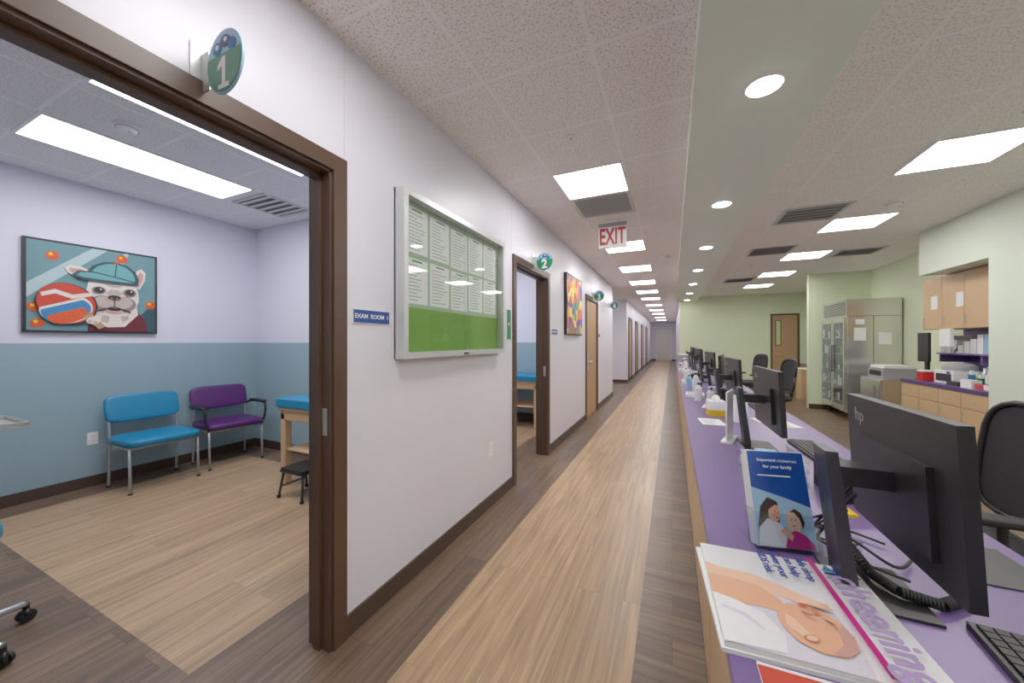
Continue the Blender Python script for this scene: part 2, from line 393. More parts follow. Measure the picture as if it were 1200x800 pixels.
# ------------------------------------------------------------ lights
def panel(x0,x1,y0,y1,z,m='panel'):
    b=B(); w=.02
    b.box(x0,x1,y0,y0+w,z-.012,z,'trim'); b.box(x0,x1,y1-w,y1,z-.012,z,'trim'); b.box(x0,x0+w,y0+w,y1-w,z-.012,z,'trim'); b.box(x1-w,x1,y0+w,y1-w,z-.012,z,'trim')
    b.box(x0+w,x1-w,y0+w,y1-w,z-.008,z-.001,m)
    b.end('ceiling_light_panel')
P=.57
for i in [0,4,7,10,13,16,20,24,28,33,38]: y=2.81+P*i; panel(-.915,-.345,y,y+P,H)
panel(-.915,-.345,2.81-P*4,2.81-P*3,H); panel(-.915,-.345,-2.4,-1.83,H)
for y in [3.40,5.11,6.82,8.53,10.24,1.69,-.02,-2.3]: panel(1.64,2.21,y,y+P,H)
panel(-3.4,-2.83,10.5,11.07,H)
for x0,x1,y0,y1 in [(-4.2,-3.665,.83,2.12),(-3.0,-2.465,.83,2.12),(-4.2,-3.665,3.8,5.1),(-3.0,-2.465,3.8,5.1)]: panel(x0,x1,y0,y1,HE,'panelx')
for i in range(-2,7):
    y=2.1+1.65*i; b=B()
    b.cyl((.41,y,2.612),(.41,y,2.6205),.080,'trim',r2=.087,n=32); b.cyl((.41,y,2.609),(.41,y,2.6125),.072,'down',n=32)
    b.end('recessed_downlight')
def vent(x0,x1,y0,y1,z,n=6,m='vent'):
    b=B(); w=.035
    b.box(x0,x1,y0,y0+w,z-.01,z,m); b.box(x0,x1,y1-w,y1,z-.01,z,m); b.box(x0,x0+w,y0+w,y1-w,z-.01,z,m); b.box(x1-w,x1,y0+w,y1-w,z-.01,z,m)
    b.box(x0+w,x1-w,y0+w,y1-w,z-.002,z-.0005,'ventd')
    for i in range(n):
        yy=y0+w+(y1-y0-2*w)*(i+.5)/n
        hw=(y1-y0-2*w)/n*.36
        b.box(x0+w,x1-w,-hw,hw,-.001,.001,m,T=TR(0,yy,z-.007,12,0,0))
    b.end('ceiling_vent')
vent(-.915,-.345,3.38,3.95,H,22); vent(1.07,1.64,4.54,5.11,H,5); vent(1.07,1.64,6.25,6.82,H,5)
vent(-4.2,-3.665,2.2,2.72,HE,5); vent(1.07,1.64,9.1,9.67,H,5); vent(2.3,2.85,6.9,7.4,H,5)
def detector(x,y,z):
    b=B(); b.cyl((x,y,z),(x,y,z-.02),.07,'white',n=28); b.cyl((x,y,z-.02),(x,y,z-.045),.055,'white',r2=.035,n=28)
    b.cyl((x,y,z-.0195),(x,y,z-.0225),.060,'grey',n=28); b.cyl((x+.03,y,z-.03),(x+.03,y,z-.046),.006,'red'); b.end('smoke_detector')
detector(-3.38,1.14,HE-.0005); detector(2.0,4.75,H-.0005); detector(-.1,6.3,H-.0005)
def sprinkler(x,y,z):
    z-=.0005
    b=B(); b.cyl((x,y,z),(x,y,z-.008),.035,'white'); b.cyl((x,y,z-.008),(x,y,z-.035),.008,'chrome'); b.cyl((x,y,z-.035),(x,y,z-.038),.018,'chrome'); b.end('sprinkler_head')
sprinkler(1.95,3.2,H); sprinkler(-.62,2.35,H); sprinkler(1.3,7.6,H); sprinkler(-.6,7.9,H)

# ------------------------------------------------------------ exit sign
b=B(); X,Y=-.62,4.17
b.box(X-.07,X+.07,Y-.035,Y+.035,H-.03,H-.0005,'white'); b.box(X-.155,X+.155,Y-.02,Y+.02,2.655,H-.03,'grey')
b.box(X-.155,X+.155,Y-.022,Y+.022,2.43,2.665,'white')
b.text('EXIT',.235,'red',TR(X,Y-.0235,2.548,90,0,0)@Matrix.Diagonal((.60,1.1,1,1)),bold=.006)
b.end('exit_sign',bev=.002)

def flag(y,num):
    b=B(); z=2.215
    b.box(XL,XL+.006,y-.03,y+.03,z-.03,z+.09,'alu'); b.box(XL,XL+.05,y-.003,y+.003,z-.06,z+.06,'alu')
    c=Vector((XL+.135,y,z))
    def disk(cx,cz,rx,rz,m,y0,y1,a0=0,a1=360):
        n=32; vs=[]
        for yy in(y0,y1):
            for i in range(n):
                t=R(a0+(a1-a0)*i/(n if a1-a0==360 else n-1)); vs.append((cx+rx*math.cos(t),yy,cz+rz*math.sin(t)))
        b.add(vs,[(i,(i+1)%n,n+(i+1)%n,n+i) for i in range(n)]+[tuple(range(n)),tuple(range(n,2*n))],m)
    disk(c.x,c.z,.092,.096,'signlt',y-.003,y+.003)
    disk(c.x,c.z,.086,.090,'signgreen',y-.0045,y-.003,164,376)
    disk(c.x,c.z,.086,.090,'signgreen',y+.003,y+.0045,164,376)
    disk(c.x-.035,c.z+.045,.022,.020,'pblue',y-.0048,y-.003); disk(c.x+.005,c.z+.060,.024,.018,'navy',y-.0048,y-.003); disk(c.x+.04,c.z+.042,.02,.018,'pblue',y-.0048,y-.003)
    disk(c.x-.035,c.z+.05,.009,.008,'white',y-.0052,y-.0048); disk(c.x+.008,c.z+.063,.009,.007,'white',y-.0052,y-.0048)
    T=TR(c.x,y-.0052,c.z-.030,90,0,0)
    if num=='1':
        w=.009
        b.add([(-w,-.045,0),(w,-.045,0),(w,.045,0),(-w*.6,.045,0),(-.032,.022,0),(-.032,.006,0),(-w,.018,0)],[(0,1,2,3,4,5,6)],'white',T=T)
        b.add([(-.028,-.052,0),(.028,-.052,0),(.028,-.038,0),(-.028,-.038,0)],[(0,1,2,3)],'white',T=T@TR(0,0,.0003))
    else: b.text(num,.13,'white',T,bold=.004)
    b.end('room_number_sign')
flag(.632,'1'); flag(3.60,'2'); flag(6.70,'3'); flag(8.6,'4')

def plate(name,y0,y1,z0,z1,m,txt=None,sz=.03,tm='white'):
    b=B(); b.box(XL,XL+.006,y0,y1,z0,z1,'trim'); b.box(XL+.006,XL+.0075,y0+.004,y1-.004,z0+.004,z1-.004,m)
    if txt: b.text(txt,sz,tm,TR(XL+.0082,(y0+y1)/2,(z0+z1)/2,90,0,90),bold=.0004)
    b.end(name)
plate('room_name_sign',1.222,1.46,1.452,1.522,'signblue','EXAM  ROOM  1',.030)
plate('room_name_sign',4.25,4.49,1.452,1.522,'signblue','EXAM  ROOM  2',.030)
plate('room_name_sign',7.3,7.5,1.452,1.522,'red')
plate('first_aid_sign',2.93,3.02,1.38,1.66,'signgreen','+',.09)

def outlet(loc,rz):
    b=B(); b.box(0,.006,-.035,.035,-.057,.057,'white')
    for z in(-.02,.02):
        b.cyl((.006,0,z),(.008,0,z),.016,'white'); b.box(.008,.0086,-.007,-.005,z-.004,z+.006,'black'); b.box(.008,.0086,.005,.007,z-.004,z+.006,'black')
    b.end('wall_outlet',loc,rz)
outlet((XL,2.62,.47),0); outlet((-5,1.45,.45),0)

# ------------------------------------------------------------ bulletin board
b=B(); y0,y1,z0,z1=1.50,2.76,1.27,2.20; D=.07; w=.035
b.box(XL+.0005,XL+.01,y0,y1,z0,z1,'alu')
b.box(XL+.0005,XL+D,y0,y0+w,z0,z1,'alu'); b.box(XL+.0005,XL+D,y1-w,y1,z0,z1,'alu'); b.box(XL+.0005,XL+D,y0+w,y1-w,z0,z0+w,'alu'); b.box(XL+.0005,XL+D,y0+w,y1-w,z1-w,z1,'alu')
b.box(XL+.01,XL+.014,y0+w,y1-w,z0+w,1.56,'brgreen'); b.box(XL+.01,XL+.014,y0+w,y1-w,1.56,z1-w,'brpale')
for r_ in range(2):
    for c_ in range(5):
        a=y0+w+.03+c_*.228; zz=1.585+r_*.285+random.uniform(-.008,.008)
        b.box(XL+.014,XL+.016,a,a+.205,zz,zz+.262,'paper')
        for l in range(11):
            b.box(XL+.016,XL+.0166,a+.02,a+.02+random.uniform(.08,.165),zz+.02+l*.02,zz+.025+l*.02,'ink')
        b.box(XL+.016,XL+.0168,a+.06,a+.15,zz+.243,zz+.252,'signgreen')
b.box(XL+.05,XL+.054,y0+w,(y0+y1)/2+.02,z0+w,z1-w,'glass'); b.box(XL+.058,XL+.062,(y0+y1)/2-.02,y1-w,z0+w,z1-w,'glass')
b.box(XL+D,XL+D+.004,(y0+y1)/2-.03,(y0+y1)/2+.03,z0+.008,z0+.02,'black')
b.end('bulletin_board',bev=.001,seg=1)

b=B(); b.box(XL+.0005,XL+.04,4.82,5.74,1.46,2.33,'black'); b.box(XL+.04,XL+.042,4.84,5.72,1.48,2.31,'art'); b.end('framed_artwork')

# dog painting (french bulldog with cap, bat in front, orange balls)
b=B(); X=-5; y0,y1,z0,z1=1.045,1.90,1.445,2.255
b.box(X+.0005,X+.035,y0,y1,z0,z1,'pblack')
m=.018; F=Fr(b,(X+.0355,y0+m,z0+m),(0,y1-y0-2*m,0),(0,0,z1-z0-2*m))
F.poly([(0,0),(1,0),(1,1),(0,1)],'teal')
F.poly([(0,.52),(.46,1),(.58,1),(0,.36)],'teall'); F.poly([(.60,.6),(.72,1),(.76,1),(.64,.6)],'teall')
F.poly([(.70,0),(1,0),(1,.40)],'teald')
for cx,cy in [(.17,.85),(.70,.92),(.955,.36),(.05,.26),(.07,.08)]:
    F.ell(cx,cy,.048,.052,'orange'); F.ell(cx-.012,cy+.015,.016,.018,'yellow')
F.poly([(.42,0),(.93,0),(.91,.14),(.84,.26),(.72,.16),(.58,.14),(.47,.20),(.43,.12)],'maroon')
F.poly([(.48,.10),(.58,.05),(.72,.06),(.84,.22),(.82,.36),(.46,.34)],'fur')
F.poly([(.52,.12),(.58,.10),(.60,.22),(.54,.24)],'furm'); F.poly([(.70,.12),(.76,.16),(.74,.26),(.68,.22)],'furm')
F.poly([(.44,.60),(.34,.63),(.27,.68),(.25,.73),(.29,.765),(.38,.76),(.48,.70)],'fur'); F.poly([(.43,.625),(.35,.65),(.285,.70),(.285,.735),(.37,.735),(.46,.69)],'furp')
F.poly([(.78,.60),(.80,.72),(.83,.80),(.87,.825),(.905,.78),(.90,.68),(.85,.55)],'fur'); F.poly([(.81,.62),(.825,.73),(.86,.79),(.885,.75),(.88,.67),(.845,.58)],'furp')
F.poly([(.43,.62),(.41,.50),(.415,.38),(.45,.27),(.53,.20),(.63,.18),(.73,.20),(.81,.28),(.845,.40),(.84,.52),(.80,.63),(.62,.70)],'fur')
F.poly([(.43,.36),(.47,.27),(.54,.22),(.57,.30),(.50,.38)],'furm'); F.poly([(.82,.37),(.79,.28),(.72,.23),(.68,.30),(.75,.38)],'furm')
F.poly([(.55,.58),(.60,.60),(.66,.60),(.71,.58),(.66,.55),(.60,.55)],'furm'); F.poly([(.56,.48),(.60,.52),(.66,.52),(.70,.48),(.68,.44),(.58,.44)],'furm')
F.ell(.545,.345,.105,.095,'furg',-22); F.ell(.715,.345,.105,.095,'furg',22); F.ell(.555,.36,.085,.07,'furm',-22); F.ell(.705,.36,.085,.07,'furm',22)
F.ell(.63,.255,.075,.035,'furp'); F.ell(.63,.275,.055,.018,'pblack')
F.ell(.63,.405,.085,.035,'furp'); F.ell(.63,.42,.055,.032,'pblack'); F.ell(.608,.412,.012,.009,'furg'); F.ell(.652,.412,.012,.009,'furg')
F.poly([(.625,.39),(.635,.39),(.635,.31),(.625,.31)],'pblack')
F.poly([(.625,.315),(.635,.315),(.70,.285),(.77,.255),(.765,.24),(.69,.27)],'pblack'); F.poly([(.635,.315),(.625,.315),(.56,.285),(.49,.255),(.495,.24),(.57,.27)],'pblack')
for cx in(.505,.76):
    F.ell(cx,.50,.056,.046,'furg'); F.ell(cx,.50,.040,.036,'pblack'); F.ell(cx,.50,.026,.024,'hair'); F.ell(cx,.50,.015,.015,'pblack'); F.ell(cx+.012,.513,.008,.009,'fur')
F.poly([(.40,.60),(.405,.70),(.45,.79),(.54,.85),(.64,.87),(.74,.84),(.81,.77),(.84,.68),(.83,.60),(.64,.65)],'teald')
F.poly([(.43,.64),(.44,.71),(.49,.79),(.56,.83),(.64,.845),(.72,.82),(.78,.76),(.805,.68),(.80,.63),(.64,.67)],'tealc')
F.poly([(.625,.67),(.635,.67),(.65,.845),(.64,.845)],'teald'); F.ell(.64,.86,.02,.014,'orange')
F.poly([(.30,.66),(.34,.71),(.46,.72),(.66,.68),(.82,.64),(.84,.60),(.70,.60),(.52,.60),(.36,.61)],'teald'); F.poly([(.33,.66),(.36,.695),(.46,.705),(.66,.665),(.80,.63),(.70,.625),(.52,.63),(.37,.64)],'tealc')
F.ell(.27,.31,.215,.245,'pblack',25); F.ell(.265,.315,.205,.235,'pred',25); F.ell(.262,.25,.195,.165,'fur',25,150,390); F.ell(.262,.235,.185,.14,'pblue',25,150,390); F.ell(.27,.18,.15,.09,'orange',25,150,390)
F.poly([(.08,.42),(.18,.47),(.30,.42),(.44,.46),(.45,.42),(.30,.37),(.18,.42),(.09,.38)],'fur')
F.poly([(.38,.17),(.43,.23),(.55,.06),(.50,.02)],'woodd'); F.ell(.46,.13,.06,.045,'fur',20); F.ell(.43,.115,.016,.02,'furm'); F.ell(.47,.105,.016,.02,'furm')
b.end('dog_painting',recalc=False)

# ------------------------------------------------------------ seating
def waiting_chair(loc,rz,pad,arms):
    b=B(); r=.011; hw=.25
    for s_ in(-1,1):
        y=s_*hw
        b.tube([(.21,y,0.012),(.20,y,.2),(.19,y,.40)],r,'silver',smooth=False)
        b.tube([(-.22,y,.012),(-.21,y,.2),(-.20,y,.42),(-.225,y,.62),(-.26,y,.80)],r,'silver')
        b.tube([(.19,y,.40),(-.20,y,.40)],r,'silver',smooth=False)
        b.cyl((.21,y,0),(.21,y,.014),.016,'blackr'); b.cyl((-.22,y,0),(-.22,y,.014),.016,'blackr')
        if arms:
            b.tube([(.19,y,.40),(.20,y+s_*.03,.5),(.19,y+s_*.04,.62),(.12,y+s_*.04,.645),(-.12,y+s_*.04,.64),(-.22,y,.61)],.012,'black')
            b.sq((0.02,y+s_*.04,.655),(.17,.03,.016),'black',.5,.4)
    b.tube([(.19,-hw,.40),(.19,hw,.40)],r,'silver',smooth=False); b.tube([(-.20,-hw,.40),(-.20,hw,.40)],r,'silver',smooth=False)
    b.sq((0,0,.445),(.25,.272,.04),pad,.45,.28)
    b.sq((0,0,0),(.028,.275,.13),pad,.35,.4,T=TR(-.238,0,.72,0,-13,0))
    b.end('waiting_chair',loc,rz)
waiting_chair((-4.60,1.75,0),0,'blue',False)
waiting_chair((-4.64,2.40,0),R(-6),'violet',True)

def exam_table(yo,xa=-3.43,xb=-1.85):
    b=B(); ya,yb=yo,yo+.68
    for x in(xa+.03,xb-.10):
        for y in(ya+.02,yb-.09): b.box(x,x+.07,y,y+.07,0,.70,'wood')
    b.box(xa+.03,xb-.03,ya+.02,ya+.045,.62,.72,'wood'); b.box(xa+.03,xb-.03,yb-.045,yb-.02,.62,.72,'wood')
    b.box(xa+.03,xa+.055,ya+.02,yb-.02,.62,.72,'wood'); b.box(xb-.055,xb-.03,ya+.02,yb-.02,.62,.72,'wood')
    b.box(xa+.01,xb-.01,ya,yb,.72,.745,'wood'); b.box(xa+.06,xb-.06,ya+.04,yb-.04,.33,.355,'wood')
    b.box(xa,xb,ya-.01,yb+.01,.745,.83,'blue')
    b.end('exam_table',bev=.012,seg=3)
exam_table(2.17); exam_table(5.13)
def step_stool(x,y):
    b=B(); b.box(-.14,.14,-.12,.12,.235,.26,'blackr')
    b.box(-.145,.145,-.125,.125,.225,.24,'black')
    for sx in(-1,1):
        for sy in(-1,1): b.tube([(sx*.125,sy*.10,.23),(sx*.15,sy*.13,.01)],.011,'dgrey',smooth=False); b.cyl((sx*.15,sy*.13,0),(sx*.15,sy*.13,.025),.016,'blackr')
        b.tube([(sx*.14,-.115,.1),(sx*.14,.115,.1)],.008,'dgrey',smooth=False)
    b.end('step_stool',(x,y,0),0)
step_stool(-2.99,2.14)

def caster(b,x,y,a):
    b.cyl((x,y,.06),(x,y,.085),.012,'black'); c,s=math.cos(a)*.012,math.sin(a)*.012
    for k in(-1,1): b.cyl((x-s*k*.4,y+c*k*.4,.028),(x-s*k*1.6,y+c*k*1.6,.028),.028,'blackr')
    b.sq((x,y,.045),(.03,.016,.02),'black',1,1,T=None)
b=B()
for i in range(5):
    a=R(72*i+104); x,y=.29*math.cos(a),.29*math.sin(a)
    b.tube([(0,0,.12),(x*.6,y*.6,.10),(x,y,.085)],.016,'chrome'); caster(b,x,y,a)
b.cyl((0,0,.09),(0,0,.16),.04,'chrome'); b.cyl((0,0,.12),(0,0,.47),.02,'chrome'); b.sq((0,0,.51),(.2,.2,.045),'blue',.5,1)
b.end('rolling_stool',(-2.81,.335,0),0)
b=B()
b.tube([(-.2,-.35,.03),(-.2,.02,.03)],.015,'chrome',smooth=False); b.tube([(.1,-.35,.03),(.1,.02,.03)],.015,'chrome',smooth=False); b.tube([(-.2,-.25,.03),(.1,-.25,.03)],.015,'chrome',smooth=False)
for p in[(-.2,-.35),(-.2,.02),(.1,-.35),(.1,.02)]: b.cyl((p[0],p[1],0),(p[0],p[1],.03),.02,'blackr')
b.cyl((-.05,-.25,.03),(-.05,-.25,.80),.014,'chrome'); b.tube([(-.05,-.25,.80),(-.05,.2,.80)],.01,'chrome',smooth=False)
b.box(-.27,.2,-.2,.23,.805,.812,'steel')
for x0,x1,y0_,y1_ in[(-.27,.2,-.2,-.19),(-.27,.2,.22,.23),(-.27,-.26,-.19,.22),(.19,.2,-.19,.22)]: b.box(x0,x1,y0_,y1_,.812,.835,'steel')
b.end('instrument_stand',(-4.1,.62,0),0,bev=.003)

# ------------------------------------------------------------ reception counter
ZC=.77
b=B(); ya,yb=.30,11.9
b.box(.098,.885,ya,yb,ZC-.032,ZC,'purple')
b.box(.131,.155,ya+.02,yb-.02,.0,ZC-.032,'cream')
y=ya+.05
while y<yb-.3:
    b.box(.124,.131,y,min(y+1.1,yb-.05),.08,ZC-.05,'wood'); y+=1.14
b.box(.129,.131,ya+.02,yb-.02,0,.08,'base')
y=ya+.02
while y<yb:
    b.box(.155,.86,y,y+.03,0,ZC-.032,'cream'); y+=1.48 if y<yb-1.6 else 1.547
for y in [1.83,4.8,7.8,10.4]:
    b.box(.42,.87,y,y+.40,.06,ZC-.05,'wood')
    for z in(.08,.3,.52): b.box(.87,.885,y+.01,y+.39,z,z+.195,'wood'); b.cyl((.9,y+.13,z+.15),(.9,y+.27,z+.15),.005,'steel')
b.end('reception_counter',bev=.002,seg=1)

def monitor(y,z0=ZC,x=.49,rz=0,logo=True,w=.26,zh=0):
    b=B()
    T=TR(0,0,.275,0,-3,0)
    b.box(-.010,.014,-w,w,-.162-zh,.168,'black',T=T); b.box(.014,.016,-w+.008,w-.008,-.152-zh,.160,'screen',T=T)
    b.box(-.022,-.010,-.15,.15,-.12,.07,'black',T=T)
    b.box(-.125,-.02,-.035,.035,.250,.295,'black')
    vs=[(-.115,-.042,.006),(-.085,-.042,.006),(-.115,.042,.006),(-.085,.042,.006),(-.150,-.042,.33),(-.125,-.042,.33),(-.150,.042,.33),(-.125,.042,.33)]
    b.add(vs,[(0,1,3,2),(4,6,7,5),(0,4,5,1),(2,3,7,6),(0,2,6,4),(1,5,7,3)],'dgrey')
    b.box(-.13,.03,-.10,.10,0,.007,'black')
    if logo: b.text('hp',.05,'grey',T@TR(-.0105,w*.68,.118,90,0,-90)@Matrix.Shear('XZ',4,(0,0)),al='CENTER')
    b.end('computer_monitor',(x,y,z0),rz,bev=.003)
monitor(1.14,x=.487,w=.222,zh=.005); monitor(2.43,rz=R(2)); 
for i,(y,rz) in enumerate([(3.75,4),(4.55,-10),(5.9,8),(7.3,-5),(8.5,10),(9.6,-8),(10.7,5),(11.4,0)]): monitor(y,x=.50,rz=R(rz))

def keyboard(x,y,rz):
    b=B(); b.box(-.065,.065,-.22,.22,0,.014,'black')
    for r_ in range(5):
        for c_ in range(20):
            b.box(-.055+r_*.022,-.037+r_*.022,-.212+c_*.0213,-.194+c_*.0213,.014,.019,'key')
    b.end('keyboard',(x,y,ZC),rz,bev=0)
keyboard(.60,.84,R(-6)); keyboard(.70,2.4,R(3)); keyboard(.72,3.8,0); keyboard(.72,5.9,R(4)); keyboard(.72,7.3,0)

# magazine
b=B(); W,L=.345,.36
b.box(-.006,W+.002,-.004,L-.006,0,.008,'paper',T=TR(0,0,0,0,0,1.0)); b.box(0,W,0,L,.008,.018,'paper')
F=Fr(b,(0,0,.0184),(W,0,0),(0,L,0))
F.poly([(0,0),(1,0),(1,1),(0,1)],'coverbg')
F.poly([(0,0),(.66,0),(.69,.22),(.66,.52),(.30,.66),(0,.74)],'lilac')
F.poly([(0,.74),(.12,.70),(.28,.70),(.45,.62),(.60,.54),(.64,.47),(.55,.46),(.42,.50),(.30,.52),(.20,.46),(0,.48)],'peachl')
F.poly([(0,.60),(.14,.60),(.30,.57),(.40,.46),(.40,.34),(.22,.36),(.10,.30),(0,.30)],'peach')
F.poly([(0,.40),(.12,.37),(.26,.30),(.33,.16),(.30,.02),(0,.0)],'coverbg'); F.poly([(.04,.30),(.16,.26),(.24,.16),(.22,.15),(.14,.23),(.03,.27)],'lilac')
F.poly([(.34,.22),(.38,.13),(.47,.08),(.58,.09),(.66,.16),(.685,.26),(.66,.36),(.60,.43),(.51,.46),(.42,.44),(.36,.37),(.33,.30)],'peach')
F.poly([(.52,.09),(.60,.105),(.665,.17),(.682,.26),(.66,.34),(.62,.28),(.60,.18)],'furp')
F.poly([(.36,.24),(.42,.16),(.50,.14),(.46,.20),(.42,.30),(.38,.34)],'peachl')
F.ell(.455,.165,.042,.028,'peachd',20); F.ell(.457,.168,.030,.018,'peachl',20)
for (x_,y_,r_) in((.60,.335,-35),(.50,.365,-20)): F.ell(x_,y_,.030,.005,'hair',r_); F.ell(x_+.005,y_-.03,.030,.0035,'peachd',r_)
F.poly([(.545,.37),(.565,.375),(.575,.415),(.55,.425),(.535,.41)],'peachd'); F.ell(.50,.432,.026,.009,'pred',-8)
F.poly([(.47,.455),(.53,.45),(.62,.43),(.64,.46),(.60,.50),(.52,.50)],'peachl'); F.ell(.635,.445,.025,.010,'peach',-20); F.ell(.625,.47,.025,.010,'peach',-10)
F.poly([(.71,0),(.745,0),(.745,1),(.71,1)],'pink')
F.poly([(.82,.86),(.86,.96),(.90,.86)],'signblue'); F.poly([(.76,.86),(.80,.94),(.84,.86)],'pblue'); F.poly([(.88,.86),(.92,.94),(.96,.86)],'pblue'); F.poly([(.76,.82),(.96,.82),(.96,.845),(.76,.845)],'navy')
zt=.0184+.0005*(F.k+1)
b.text('cheering',.088,'lilacd',TR(.855*W,.40*L,zt,0,0,-90),bold=.0012)
for i,t in enumerate(['Safe sleep','can help','lower your','SIDS risk']): b.text(t,.026,'signblue',TR(.65*W-i*.028,.83*L,zt,0,0,-90),bold=.0003)
b.end('magazine',(.092,.795,ZC),R(3),recalc=False)

b=B(); b.box(0,.21,0,.25,0,.006,'paper'); F=Fr(b,(0,0,.0064),(.21,0,0),(0,.25,0)); F.poly([(0,0),(1,0),(1,1),(0,1)],'coverbg')
F.poly([(.0,.55),(1,.55),(1,.97),(0,.97)],'pred')
for i in range(14): F.ell(random.uniform(.12,.88),random.uniform(.62,.9),.07,.06,random.choice(['yellow','peach','signgreen','coverbg','pblue']))
F.poly([(.1,.2),(.9,.2),(.9,.3),(.1,.3)],'pblue')
b.end('brochure',(.15,.535,ZC),R(2),recalc=False)

# brochure holder
b=B(); T=TR(0,0,.012,-18,0,0)
for i in range(4): b.box(-.075,.075,.012*i,.012*i+.0105,0,.262-i*.004,'paper',T=T)
b.box(-.082,.082,-.012,-.009,0,.09,'acryl',T=T); b.box(-.082,.082,.050,.053,0,.24,'acryl',T=T)
b.box(-.082,-.079,-.009,.050,0,.10,'acryl',T=T); b.box(.079,.082,-.009,.050,0,.10,'acryl',T=T)
b.box(-.08,.08,0,.12,0.0005,.004,'acryl')
Rm=T.to_3x3(); O=T@Vector((-.074,-.0003,.002)); F=Fr(b,O,Rm@Vector((.148,0,0)),Rm@Vector((0,0,.258)))
F.poly([(0,0),(1,0),(1,1),(0,1)],'brblue')
F.poly([(0,.0),(1,.0),(1,.42),(.6,.50),(0,.60)],'signlt')
F.poly([(.05,.0),(.04,.20),(.12,.40),(.26,.50),(.42,.46),(.44,.30),(.36,.0)],'hair')
F.poly([(.02,0),(.06,.18),(.22,.28),(.42,.24),(.56,.12),(.60,0)],'coverbg')
F.poly([(.24,.30),(.26,.42),(.36,.45),(.44,.40),(.45,.32),(.40,.26),(.30,.25)],'peach'); F.poly([(.22,.34),(.24,.44),(.34,.48),(.44,.43),(.36,.42),(.27,.38)],'hair')
F.poly([(.55,.20),(.54,.32),(.62,.38),(.74,.37),(.80,.28),(.76,.18),(.66,.14)],'peachl'); F.poly([(.60,.36),(.70,.40),(.80,.36),(.84,.26),(.80,.20),(.76,.30),(.68,.36)],'hair')
F.poly([(.46,0),(.52,.13),(.66,.18),(.82,.14),(.94,.06),(.96,0)],'pink'); F.poly([(.40,.16),(.50,.21),(.62,.12),(.58,.07),(.48,.12)],'peach')
F.ell(.345,.355,.02,.005,'pblack'); F.ell(.41,.35,.016,.005,'pblack'); F.ell(.375,.295,.03,.008,'pred'); F.ell(.61,.285,.016,.006,'pblack'); F.ell(.68,.285,.016,.006,'pblack'); F.ell(.64,.225,.025,.007,'pred')
b.text('Important resources',.0125,'white',T@TR(0,-.0085,.235,90,0,0)); b.text('for your family',.0125,'white',T@TR(0,-.0085,.217,90,0,0)); b.box(-.055,.03,-.0085,-.008,.19,.193,'white',T=T)
b.end('brochure_holder',(.297,1.235,ZC+.0005),R(12),recalc=False)

# cables & phone cord
b=B()
b.tube([(.43,1.20,ZC+.2),(.40,1.27,ZC+.10),(.37,1.30,ZC+.02),(.385,1.42,ZC+.012),(.46,1.34,ZC+.03),(.52,1.24,ZC+.016),(.58,1.30,ZC+.012)],.004,'blackr')
b.tube([(.45,1.25,ZC+.22),(.41,1.30,ZC+.12),(.38,1.34,ZC+.03),(.40,1.29,ZC+.02),(.44,1.20,ZC+.03),(.52,1.17,ZC+.02)],.0035,'blackr')
b.tube([(.46,1.28,ZC+.18),(.42,1.38,ZC+.05),(.38,1.38,ZC+.01),(.44,1.30,ZC+.02),(.50,1.36,ZC+.01)],.003,'blackr')
b.tube([(.42,1.22,ZC+.15),(.36,1.34,ZC+.06),(.37,1.44,ZC+.01),(.48,1.44,ZC+.01),(.56,1.38,ZC+.01)],.0035,'blackr')
cen=[Vector(p) for p in[(.50,1.48,ZC+.03),(.45,1.32,ZC+.028),(.445,1.16,ZC+.026),(.475,1.11,ZC+.022),(.54,1.10,ZC+.016),(.60,1.15,ZC+.014)]]
pts=[]
n=56*8
for i in range(n):
    t=i/(n-1)*(len(cen)-1); k_=min(int(t),len(cen)-2); f_=t-k_; c=cen[k_].lerp(cen[k_+1],f_); d=(cen[k_+1]-cen[k_]).normalized(); a=d.orthogonal().normalized(); e=d.cross(a); th=2*math.pi*i/8
    pts.append(c+(a*math.cos(th)+e*math.sin(th))*.010)
b.tube(pts,.003,'blackr',n=6,smooth=False)
b.end('cable_bundle')
def papers(name,x,y,w,l,rz,h=.003,m='paper',ink=True):
    b=B(); b.box(0,w,0,l,0,h,m)
    if ink:
        for i in range(int(l/.02)-2): b.box(.015,w*random.uniform(.5,.92),.02+i*.02,.026+i*.02,h,h+.0005,'ink')
    b.end(name,(x,y,ZC),rz)
papers('paper_sheet',.70,.90,.13,.22,R(-8))
papers('mouse_pad',.64,1.27,.2,.22,R(0),.004,'dgrey',False); papers('paper_sheet',.62,3.0,.21,.29,R(14)); papers('paper_stack',.13,4.25,.18,.26,R(-3),.03); papers('paper_stack',.12,5.5,.18,.28,R(-3),.05); papers('paper_stack',.13,7.7,.18,.28,R(3),.05)
papers('paper_sheet',.20,2.9,.15,.21,R(6)); papers('yellow_notepad',.50,1.56,.075,.075,R(10),.01,'yellow',False); papers('paper_sheet',.24,3.62,.16,.21,R(-10))
def tissue(x,y,rz,m='white'):
    b=B(); b.box(-.06,.06,-.06,.06,0,.05,'yellow'); b.box(-.06,.06,-.06,.06,.05,.12,m); b.sq((0,0,.135),(.03,.015,.03),'paper',1,1)
    b.end('tissue_box',(x,y,ZC),rz,bev=.002)
tissue(.32,3.3,R(8)); tissue(.22,6.85,R(-10))
def bottle(x,y,h,m,name='spray_bottle'):
    b=B(); b.cyl((0,0,0),(0,0,h*.62),.035,m); b.cyl((0,0,h*.62),(0,0,h*.8),.035,m,r2=.014); b.cyl((0,0,h*.8),(0,0,h*.92),.014,'signblue'); b.box(-.045,.02,-.012,.012,h*.9,h,'white')
    b.end(name,(x,y,ZC),R(random.uniform(0,90)))
